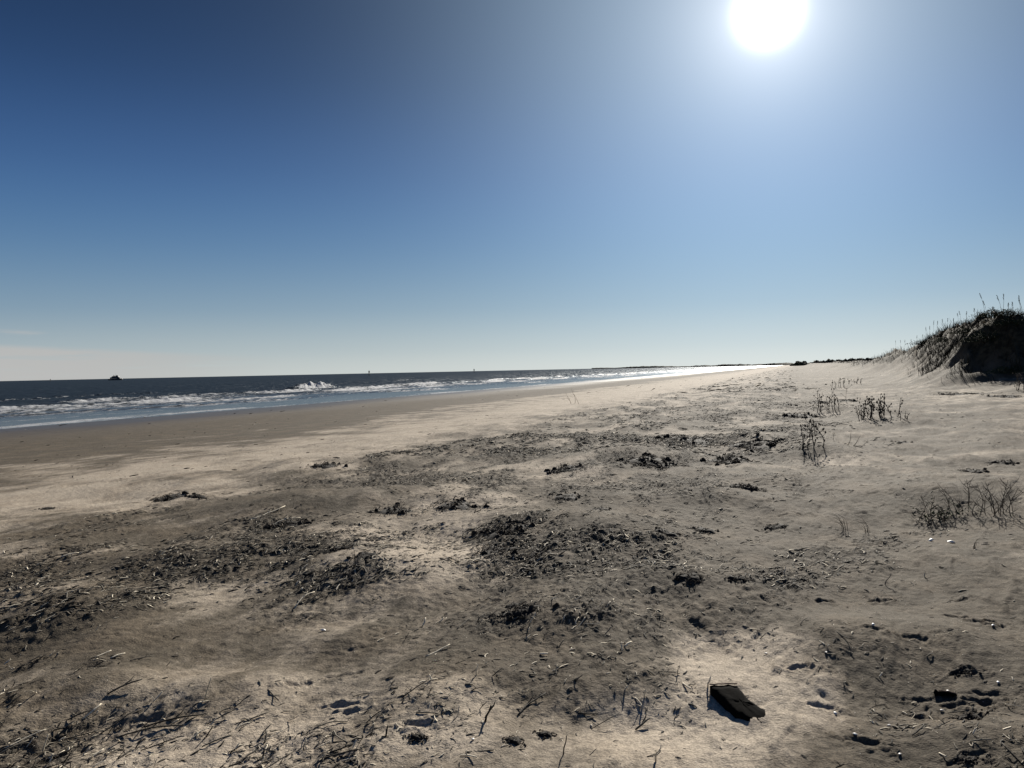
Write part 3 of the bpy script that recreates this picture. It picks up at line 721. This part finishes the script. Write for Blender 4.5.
# ------------------------------------------------------------------ dried weeds and shrubs
def weed(px, py, name, lab, cat, n, hgt, spread, lean=(0, 0), pods=True, leaves=0, group='dried weeds on the upper beach', thick=.006, arch=0.0, twigs=3, tone=.15, depth=.6):
    x, y, dd = hit(px, py); z0 = hz(x, y); o = empty(name, (x, y, z0-.01), lab, cat, group)
    for k in range(n):
        bx, by = (((k+.5)/n-.5)*1.1 if n < 7 and n > 1 else random.uniform(-.5, .5))*spread, random.uniform(-.5, .5)*spread*depth
        zb = hz(x+bx, y+by)-z0-.02
        tx = bx + lean[0]*hgt + random.gauss(0, .09+.14*arch)*hgt*(1+arch); ty = by + lean[1]*hgt + random.gauss(0, .08+.14*arch)*hgt*(1+arch)
        hh = hgt*random.uniform(.45, 1.0); mb = MB(); pts = []; m = 6; sx, sy = random.uniform(-.06, .06), random.uniform(-.06, .06)
        for i in range(m+1):
            q = i/m
            pts.append(Vector((bx+(tx-bx)*q**(1+arch)+sx*hgt*math.sin(q*5), by+(ty-by)*q**(1+arch)+sy*hgt*math.sin(q*4), zb+hh*(q-arch*.35*q*q))))
        th = thick*random.uniform(.7, 1.2); mb.tube(pts, [th*(1-.65*i/m) for i in range(m+1)], 5, 1, tone)
        pod = MB()
        for j in range(twigs):
            i = random.randint(1, m-1); a = pts[i]; an = random.random()*6.28; l = hgt*random.uniform(.08, .24)
            e1 = a+Vector((math.cos(an)*l*.5, math.sin(an)*l*.5, l*.35)); e2 = e1+Vector((math.cos(an)*l*.35, math.sin(an)*l*.35, l*.5))
            mb.tube([a, e1, e2], [th*.5, th*.4, th*.2], 4, 1, tone)
            if pods:
                for g_ in range(2): pod.lump(e2+Vector((random.uniform(-1, 1), random.uniform(-1, 1), -random.random()))*l*.15, (th*1.1, th*1.1, th*1.9), .2, 6, 4)
        if pods:
            for i in range(2, m+1):
                if random.random() < .8: pod.lump(pts[i]+Vector((random.uniform(-1, 1)*th*1.5, 0, 0)), (th*1.15, th*1.15, th*2.0), .1, 6, 4)
        so = mb.build('stem', STEM, o)
        if pods and pod.v: pod.build('seed_head', STEM, so)
    if leaves:
        mb = MB()
        for k in range(leaves):
            a = Vector((random.gauss(.03, .3)*spread, random.gauss(0, .3)*spread*depth, abs(random.gauss(.02, .06))*1.2)); an = random.random()*6.28; l = random.uniform(.03, .07)
            mb.blade([a, a+Vector((math.cos(an)*l*.5, math.sin(an)*l*.5, l*.4)), a+Vector((math.cos(an)*l, math.sin(an)*l, l*.3))], .016, random.random())
        mb.build('foliage', LEAF, o)
    return o
weed(812, 447, 'dried_weed', 'tall dark dried weed of upright podded stems standing alone', 'dried weed', 5, .68, .34, (0, 0), thick=.0095, twigs=4, tone=.05)
weed(806, 449, 'dried_weed', 'short sprig at the left foot of the tall four-stemmed weed', 'dried weed', 2, .22, .15, thick=.007, twigs=2, tone=.05)
weed(878, 417, 'dried_weed', 'widest dense thicket of dark dried stems before the dune', 'dried weed', 17, .68, .95, (.03, 0), thick=.012, twigs=5, tone=.03)
weed(826, 411, 'dried_weed', 'dark dried stem cluster left of the wide thicket', 'dried weed', 9, .72, .75, thick=.012, twigs=4, tone=.03)
weed(846, 402, 'dried_weed', 'single thin tall stem between the two stem clusters', 'dried weed', 1, 1.0, .05, thick=.012, twigs=3, tone=.05)
weed(862, 419, 'dried_weed', 'small upright sprig left of the wide thicket', 'dried weed', 2, .42, .15, thick=.009, twigs=2, tone=.05)
weed(905, 421, 'dried_weed', 'small loose sprig right of the wide thicket', 'dried weed', 3, .38, .25, thick=.008, twigs=3, tone=.1)
weed(852, 446, 'dried_weed', 'low leaning forked sprig right of the tall four-stemmed weed', 'dried weed', 3, .30, .25, (.5, 0), thick=.007, twigs=1, tone=.2, pods=False)
weed(832, 440, 'dried_weed', 'tiny sprig between the tall weed and the forked sprig', 'dried weed', 1, .2, .05, thick=.006, twigs=1, tone=.2)
weed(838, 388, 'dried_weed', 'farthest left sprig of the row before the far dunes', 'dried weed', 5, .7, .8, thick=.016, twigs=3, tone=.05)
weed(856, 384, 'dried_weed', 'farthest right sprig of the row before the far dunes', 'dried weed', 5, .7, 1.0, thick=.016, twigs=3, tone=.05)
weed(1021, 390, 'dried_weed', 'dark stem bunch at the right edge below the dune', 'dried weed', 6, .9, .5, thick=.016, twigs=4, tone=.05)
weed(941, 519, 'dune_shrub', 'sprawling thin shrub with a dark green leafy heart', 'shrub', 11, .40, .5, (0, 0), pods=False, leaves=150, thick=.0046, twigs=7, tone=.2, arch=.45, group='sparse shrubs at the right')
weed(1000, 514, 'dune_shrub', 'larger thin shrub of fanned bare stems at the right edge', 'shrub', 14, .5, .5, (.06, 0), pods=False, thick=.0048, twigs=7, tone=.22, arch=.4, group='sparse shrubs at the right')
weed(965, 508, 'dune_shrub', 'few bare twigs between the two right shrubs', 'shrub', 5, .46, .3, (-.1, 0), pods=False, thick=.005, twigs=5, tone=.1, arch=.3, group='sparse shrubs at the right')
weed(575, 404, 'dried_weed', 'pale bare forked twig standing alone on the open beach', 'dried weed', 3, 1.0, .5, (-.15, 0), pods=False, thick=.012, twigs=2, tone=.8)
def tuft(px, py, lab, n, L, side, tone):
    x, y, dd = hit(px, py); z0 = hz(x, y); o = empty('grass_tuft', (x, y, z0-.005), lab, 'grass tuft', 'small grass tufts on the right sand')
    for k in range(n):
        mb = MB(); l = L*random.uniform(.5, 1.1); hh = l*random.uniform(.45, .85); sd = side*random.uniform(.5, 1.1)*l; bx = random.uniform(-.03, .03)
        pts = [(bx+sd*q*q, random.uniform(-.01, .01)+.1*l*q*random.uniform(-1, 1), hh*(1.5*q-.65*q*q)) for q in (0, .2, .4, .6, .8, 1)]
        mb.tube(pts, [.003, .003, .0028, .0024, .0018, .0008], 4, .6, tone*random.uniform(.6, 1.2)); mb.build('blade', STEM, o)
tuft(845, 529, 'tuft of thin blades arching far to the left', 9, .34, -.75, .25)
tuft(868, 531, 'smaller tuft of thin blades leaning left, nearer the shrubs', 5, .26, -.6, .3)
tuft(972, 549, 'wispy low tuft below the two right shrubs', 4, .18, .4, .6)

# ------------------------------------------------------------------ dune grass (uncountable) and sea oats
g_ = np.random.default_rng(77)
def dune_blades(n, smin, smax, tmin, tmax, hmin, hmax, w, dark):
    s = g_.uniform(smin, smax, n*3); t = g_.uniform(tmin, tmax, n*3); x, y = xy(s, t)
    z, _, _, v, _ = H(x, y, True); k = g_.random(n*3) < v**1.2*(.35+.65*ss(-.3, .35, fbm(x*.8, y*.8, 2, 33.0)))
    x, y, z = x[k][:n], y[k][:n], z[k][:n]; n = len(x)
    h = g_.uniform(hmin, hmax, n)*(.7+.5*ss(-.3, .3, fbm(x*.6, y*.6, 2, 34.0)))*g_.choice([.5, .8, 1, 1.2], n); lx = g_.normal(-.10, .35, n)*h; ly = g_.normal(0, .3, n)*h; a = g_.uniform(0, np.pi, n); ww = w*g_.uniform(.6, 1.5, n)
    cx, cy = np.cos(a)*ww/2, np.sin(a)*ww/2
    V = np.stack([np.stack([x-cx, y-cy, z-.05], -1), np.stack([x+cx, y+cy, z-.05], -1), np.stack([x+lx*.4+cx*.8, y+ly*.4+cy*.8, z+h*.6], -1), np.stack([x+lx*.4-cx*.8, y+ly*.4-cy*.8, z+h*.6], -1),
                  np.stack([x+lx+cx*.2, y+ly+cy*.2, z+h], -1), np.stack([x+lx-cx*.2, y+ly-cy*.2, z+h], -1)], 1).reshape(-1, 3)
    b = (np.arange(n)*6)[:, None]; q = np.stack([np.array([0, 1, 2, 3])[None]+b, np.array([3, 2, 4, 5])[None]+b], 1).reshape(-1, 4)
    return V, q, np.repeat(g_.random(n)*dark, 6)
sets = [dune_blades(26000, 44, 90, -24, -7, .22, .55, .022, .6), dune_blades(9000, 70, 200, -26, -6, .3, .6, .03, .5), dune_blades(4000, 200, 1000, -60, -6, .6, 1.4, .14, .3)]
V = []; Q = []; T = []; off = 0
for v, q, t in sets: V.append(v); Q.append(q+off); T.append(t); off += len(v)
V = np.concatenate(V).astype(np.float32); Q = np.concatenate(Q).astype(np.int32); T = np.concatenate(T).astype(np.float32)
me = bpy.data.meshes.new('dune_grass'); me.vertices.add(len(V)); me.vertices.foreach_set('co', V.ravel())
me.loops.add(Q.size); me.loops.foreach_set('vertex_index', Q.ravel()); me.polygons.add(len(Q))
me.polygons.foreach_set('loop_start', np.arange(0, Q.size, 4, dtype=np.int32)); me.polygons.foreach_set('loop_total', np.full(len(Q), 4, np.int32))
me.update(calc_edges=True); a = me.attributes.new('tone', 'FLOAT', 'POINT'); a.data.foreach_set('value', T); me.materials.append(GRASS)
o = bpy.data.objects.new('dune_grass', me); col.objects.link(o)
tag(o, 'dark dry beach grass growing thick over the dune', 'grass', kind='stuff')
OATS = [(985, 1.5), (987, 1.1), (1002, 1.4), (1004, 1.5), (1009, .9), (1021, 1.4), (1023, 1.2), (959, .9), (962, 1.1), (967, .9), (948, .9), (944, 1.0), (938, 1.1), (934, 1.3), (930, 1.1), (927, 1.2), (923, .8), (917, .9), (912, .8), (905, 1.0), (901, .9), (954, .8), (975, .9), (994, .8), (1014, 1.0), (896, .8)]
for i, (px, h) in enumerate(OATS):
    d = ray(px, 368); az = math.atan2(d[0], d[1]); rr = np.linspace(40, 130, 900); xx, yy = rr*math.sin(az), rr*math.cos(az); zz = H(xx, yy)
    j = int(np.argmax((zz-CAMZ)/rr)); x, y, z = xx[j], yy[j], zz[j]; h = .85*h*(rr[j]/52)**.6
    o = empty('sea_oats', (x, y, z-.05), f'thin sea oats stalk on the dune, {["tallest, at the peak", "beside the tallest at the peak", "first of the tall pair right of the peak", "second of the tall pair right of the peak", "short one right of the tall pair", "tall one at the right edge", "last one at the right edge"][i] if i < 7 else "a wispy one left of the peak" if px < 980 else "short one by the peak"}', 'sea oats', 'sea oats on the dune crest')
    lean = random.uniform(-.22, .1)*h; mb = MB(); pts = [(lean*q*q, random.uniform(-.02, .02), h*q) for q in (0, .3, .6, .85, 1)]
    mb.tube(pts, [.009, .008, .007, .005, .004], 4, 1, .4); mb.build('stalk', GRASS, o)
    sdh = MB()
    for k in range(7):
        q = .74+.04*k; sdh.lump((lean*q*q-random.uniform(0, .05), random.uniform(-.03, .03), h*q), (.014, .010, .032), .7, 5, 4)
    sdh.tube([(lean*q*q, 0, h*q) for q in (.72, .8, .9, .99)], .008, 4, 1, .6); sdh.build('seed_head', GRASS, o)
# shrubs on the dune
def bush(x, y, w, h, lab):
    z0 = hz(x, y); o = empty('bush', (x, y, z0-.1), lab, 'bush', 'low bushes on the dune'); st_ = MB(); fo = MB()
    for k in range(9):
        a = random.random()*6.28; e = Vector((math.cos(a)*w*.4*random.random(), math.sin(a)*w*.4*random.random(), h*random.uniform(.5, .9)))
        st_.tube([(0, 0, 0), e*.5+Vector((.03, 0, .05)), e], [.03, .02, .008], 5, 1, .2)
    n = 900
    for k in range(n):
        a = random.random()*6.28; rr = random.random()**.45; el = random.random()
        q = 1+.25*math.sin(a*3+h*9)+.15*math.sin(a*7)
        p = Vector((math.cos(a)*rr*w*.5*q*math.sqrt(1-el*el*.8), math.sin(a)*rr*w*.5*q*math.sqrt(1-el*el*.8), h*(.12+.88*el*(.6+.4*rr*random.random()+.2*math.sin(a*4)))))
        b = random.random()*6.28; l = random.uniform(.05, .12)
        fo.blade([p, p+Vector((math.cos(b)*l*.5, math.sin(b)*l*.5, l*.4)), p+Vector((math.cos(b)*l, math.sin(b)*l, l*.6*random.random()))], .045, random.random()*.4)
    st_.build('stem', STEM, o); fo.build('foliage', LEAF, o)
for px, rr_, w, h, lab in [(986, 50, 2.2, .7, 'dark bush crowning the dune peak'), (1000, 50.5, 2.4, .5, 'dark bush right of the dune peak'), (1016, 50, 2.6, .5, 'dark bush at the right edge of the dune'), (970, 53, 2.2, .45, 'dark bush left of the dune peak'),
                           (1010, 46.5, 2.0, .5, 'dark bush on the shaded dune face at right'), (950, 62, 2.4, .45, 'dark bush midway down the dune crest'), (925, 78, 2.6, .5, 'dark bush low on the far end of the dune crest')]:
    d = ray(px, 368); az = math.atan2(d[0], d[1]); bush(rr_*math.sin(az), rr_*math.cos(az), w, h, lab)

# ------------------------------------------------------------------ far shore
def farland(name, pts, hmin, hmax, depth, seed, lab, step=9):
    mb = MB(); rr = random.Random(seed)
    for (x0, y0), (x1, y1) in zip(pts[:-1], pts[1:]):
        L = math.hypot(x1-x0, y1-y0); n = int(L/step)
        for i in range(n):
            q = i/n
            for k in range(2):
                x = x0+(x1-x0)*q+rr.uniform(-depth, depth); y = y0+(y1-y0)*q+rr.uniform(-depth, depth)
                h = rr.uniform(hmin, hmax)*(.75+.35*math.sin(q*9+seed)); mb.lump((x, y, h*.35), (step*rr.uniform(.8, 1.5), step*rr.uniform(.6, 1.2), h*.65), rr.random(), 9, 6, .35)
    o = mb.build(name, FARVEG); tag(o, lab, 'woods', kind='stuff'); return o
def at(px, dist):
    d = ray(px, 368); return d[0]/d[1]*dist, dist
farland('distant_shore', [at(600, 4200), at(700, 3200), at(760, 2800), at(802, 2300)], 5, 6.2, 30, 3, 'thin dark strip of low land on the horizon', 16)
farland('distant_thicket', [at(801, 760), at(822, 720), at(850, 620), at(884, 480)], 2.6, 4.6, 8, 5, 'low dark thicket on the far dunes at the end of the beach', 3.0)

# ------------------------------------------------------------------ ship and beacons
x, y = at(115, 1150); ship = empty('ship', (x, y, SEA), 'dark ship with a rounded superstructure on the horizon at left', 'ship')
mb = MB(); n = 16; prof = [(-1, .0), (-.96, .55), (-.8, .85), (-.3, 1), (.3, 1), (.8, .85), (.97, .4), (1, .0)]
for zz, k in ((-.5, .92), (0.6, .97), (2.1, 1.0)):
    for i in range(n*2):
        th = 2*math.pi*i/(n*2); mb.v.append(Vector((10.0*k*math.copysign(abs(math.cos(th))**.75, math.cos(th)), 3.2*k*math.copysign(abs(math.sin(th))**.8, math.sin(th)), zz+(.5*max(0, math.cos(th))**3 if zz > 2 else 0)))); mb.a.append(.02)
for j in range(2):
    for i in range(n*2): mb.f.append((j*n*2+i, j*n*2+(i+1) % (n*2), (j+1)*n*2+(i+1) % (n*2), (j+1)*n*2+i))
mb.f.append(tuple(2*n*2+i for i in range(n*2)))
hull = mb.build('hull', SHIP, ship)
mb = MB(); mb.box((0, 0, 3.4), (6.8, 2.5, 1.0), .10, .95); mb.build('deckhouse', SHIP, ship, False)
mb = MB(); mb.box((.3, 0, 5.2), (5.2, 2.2, .8), .12, .80); mb.build('upper_deck', SHIP, ship, False)
mb = MB(); mb.box((2.4, 0, 6.6), (1.6, 1.6, .6), .15, .85); br = mb.build('bridge', SHIP, ship, False)
mb = MB(); mb.box((2.4, 0, 6.75), (1.62, 1.62, .18), 0, .97); mb.build('window', SHIP, br, False)
mb = MB(); mb.tube([(-1.6, 0, 5.9), (-1.8, 0, 7.6)], [.75, .6], 10, 1, .05); mb.build('funnel', SHIP, ship)
mb = MB(); mb.tube([(1.0, 0, 7.0), (1.0, 0, 10.2)], [.14, .06], 6, 1, .05); mb.tube([(1.0, -.9, 9.0), (1.0, .9, 9.0)], .06, 5, 1, .05); mb.build('mast', SHIP, ship)
ship.rotation_euler.z = R(12)
def beacon(px, dist, h, lab):
    x, y = at(px, dist); b = empty('channel_beacon', (x, y, SEA-1), lab, 'beacon', 'channel beacons on the horizon')
    for a in (0, 2.1, 4.2):
        mb = MB(); mb.tube([(math.cos(a)*1.3, math.sin(a)*1.3, -1), (math.cos(a)*.4, math.sin(a)*.4, h*.7)], [.28, .22], 6, 1, .02); mb.build('leg', SHIP, b)
    mb = MB(); mb.box((0, 0, h*.72), (.9, .9, .12), .03); mb.build('platform', SHIP, b, False)
    mb = MB(); mb.box((0, 0, h*.88), (.75, .1, h*.13), .04); mb.build('daymark', SHIP, b, False)
    mb = MB(); mb.tube([(0, 0, h*.72), (0, 0, h*1.08)], [.12, .1], 6, 1, .03); mb.lump((0, 0, h*1.1), (.22, .22, .3), .05); mb.build('lantern', SHIP, b)
beacon(369, 900, 6.2, 'small dark beacon on the horizon above the white breaker')
beacon(474, 1100, 6.0, 'small dark beacon on the horizon near the middle')
beacon(50, 1500, 4.6, 'tiny dark beacon on the horizon left of the ship')

# ------------------------------------------------------------------ world
w = bpy.data.worlds.new('World'); scene.world = w; w.use_nodes = True; nt = w.node_tree; N = NT(nt)
bg = nt.nodes['Background']
sky = N.n('ShaderNodeTexSky', sky_type='NISHITA'); sky.sun_disc = False; sky.sun_elevation = SUN_EL; sky.sun_rotation = SUN_AZ
sky.altitude = 0; sky.air_density = 1.0; sky.dust_density = .35; sky.ozone_density = 2.5
tc = N.n('ShaderNodeTexCoord').outputs['Generated']
vn = N.n('ShaderNodeVectorMath', operation='NORMALIZE'); N.put(vn.inputs[0], tc); dirv = vn.outputs[0]
dt = N.n('ShaderNodeVectorMath', operation='DOT_PRODUCT'); N.put(dt.inputs[0], dirv); dt.inputs[1].default_value = tuple(SUN)
th = N.math('MULTIPLY', N.math('ARCCOSINE', N.math('MINIMUM', dt.outputs['Value'], .999999)), 180/math.pi)
def gau(width, amp, power=2.0):
    q = N.math('POWER', N.math('DIVIDE', th, width), power)
    return N.math('MULTIPLY', N.math('EXPONENT', N.math('MULTIPLY', q, -1.0)), amp)
glow = N.math('ADD', gau(1.2, 60.0, 2.0), gau(3.3, 7.5, 1.0))
gcol = N.n('ShaderNodeVectorMath', operation='SCALE'); gcol.inputs[0].default_value = (1.0, .97, .95); N.put(gcol.inputs['Scale'], glow)
sep = N.n('ShaderNodeSeparateXYZ'); N.put(sep.inputs[0], dirv)
el = N.math('MULTIPLY', N.math('ARCSINE', sep.outputs[2]), 180/math.pi)
az = N.math('MULTIPLY', N.math('ARCTAN2', sep.outputs[0], sep.outputs[1]), 180/math.pi)
cv = N.n('ShaderNodeCombineXYZ'); N.put(cv.inputs[0], N.math('MULTIPLY', az, .10)); N.put(cv.inputs[1], N.math('MULTIPLY_ADD', az, .03, N.math('MULTIPLY', el, 1.5)))
cn = N.noise(cv.outputs[0], 1.3, 5, .55)
ele = N.math("ADD", el, N.math("MULTIPLY", N.math("ADD", az, 33.0), .055))
veil = N.math('MULTIPLY', N.math('MULTIPLY', N.math('SUBTRACT', 1.0, N.ramp(ele, 1.9, 2.35)), N.math('SUBTRACT', 1.0, N.ramp(az, -30, -14))), N.ramp(cn, .25, .5))
wisp = N.math('MULTIPLY', N.math('MULTIPLY', N.math('SUBTRACT', 1.0, N.ramp(N.math('ABSOLUTE', N.math('SUBTRACT', ele, 3.0)), .05, .25)), N.math('SUBTRACT', 1.0, N.ramp(az, -30, -22))), N.ramp(cn, .45, .65))
cm = N.math('MULTIPLY', N.math('MAXIMUM', veil, N.math('MULTIPLY', wisp, .6)), .85)
EXPO = .6; K = .085*2**EXPO
cr = N.n('ShaderNodeValToRGB'); N.put(cr.inputs[0], N.math('DIVIDE', el, 90.0)); cr.color_ramp.interpolation = 'B_SPLINE'
stops = [(0, (.46, .50, .50)), (1.5, (.38, .44, .46)), (4.5, (.19, .30, .40)), (9, (.08, .19, .36)), (14, (.038, .105, .27)), (20, (.014, .045, .13)), (27, (.008, .024, .07)), (50, (.012, .04, .12)), (90, (.014, .045, .14))]
while len(cr.color_ramp.elements) < len(stops): cr.color_ramp.elements.new(.5)
for e, (p_, c_) in zip(cr.color_ramp.elements, stops): e.position = p_/90; e.color = c_+(1,)
def scaled(v, k):
    o = N.n('ShaderNodeVectorMath', operation='SCALE'); N.put(o.inputs[0], v); N.put(o.inputs['Scale'], k); return o.outputs[0]
def vadd(a, b):
    o = N.n('ShaderNodeVectorMath', operation='ADD'); N.put(o.inputs[0], a); N.put(o.inputs[1], b); return o.outputs[0]
broad = scaled((.285, .38, .46), gau(17.5, 1.0))
wide = scaled((.075, .105, .12), N.math('MULTIPLY', gau(34.0, 1.0), N.math('EXPONENT', N.math('MULTIPLY', N.math('ABSOLUTE', el), -.06))))
low = scaled((.15, .145, .12), N.math('MULTIPLY', gau(45.0, 1.0), N.math('EXPONENT', N.math('MULTIPLY', N.math('ABSOLUTE', el), -.22))))
clear = scaled(vadd(vadd(vadd(cr.outputs[0], broad), wide), low), 1/K)
mixd = N.mix(.02, clear, sky.outputs[0])
cc = N.mix(cm, mixd, (.49/K, .485/K, .475/K, 1))
add = N.n('ShaderNodeVectorMath', operation='ADD'); N.put(add.inputs[0], cc); N.put(add.inputs[1], gcol.outputs[0])
nt.links.new(add.outputs[0], bg.inputs['Color']); bg.inputs['Strength'].default_value = .085

sun = bpy.data.lights.new('sun', 'SUN'); sun.energy = 5.0; sun.angle = R(.5); sun.color = (1, .94, .84)
so = bpy.data.objects.new('sun', sun); col.objects.link(so); so.rotation_euler = Vector(tuple(SUN)).to_track_quat('Z', 'Y').to_euler(); so.location = (0, 0, 50)

cam = bpy.data.cameras.new('camera'); co_ = bpy.data.objects.new('camera', cam); col.objects.link(co_); scene.camera = co_
cam.sensor_width = 36; cam.lens = 36*F/1024; cam.clip_start = .05; cam.clip_end = 20000
M = Matrix(((right[0], up[0], -fwd[0], 0), (right[1], up[1], -fwd[1], 0), (right[2], up[2], -fwd[2], CAMZ), (0, 0, 0, 1))); co_.matrix_world = M
scene.view_settings.view_transform = 'Standard'; scene.view_settings.look = 'None'; scene.view_settings.gamma = 1; scene.view_settings.exposure = EXPO
scene.render.engine = 'CYCLES'; scene.render.resolution_x = 1024; scene.render.resolution_y = 768
scene.cycles.samples = 128; scene.cycles.use_denoising = True; scene.cycles.max_bounces = 6
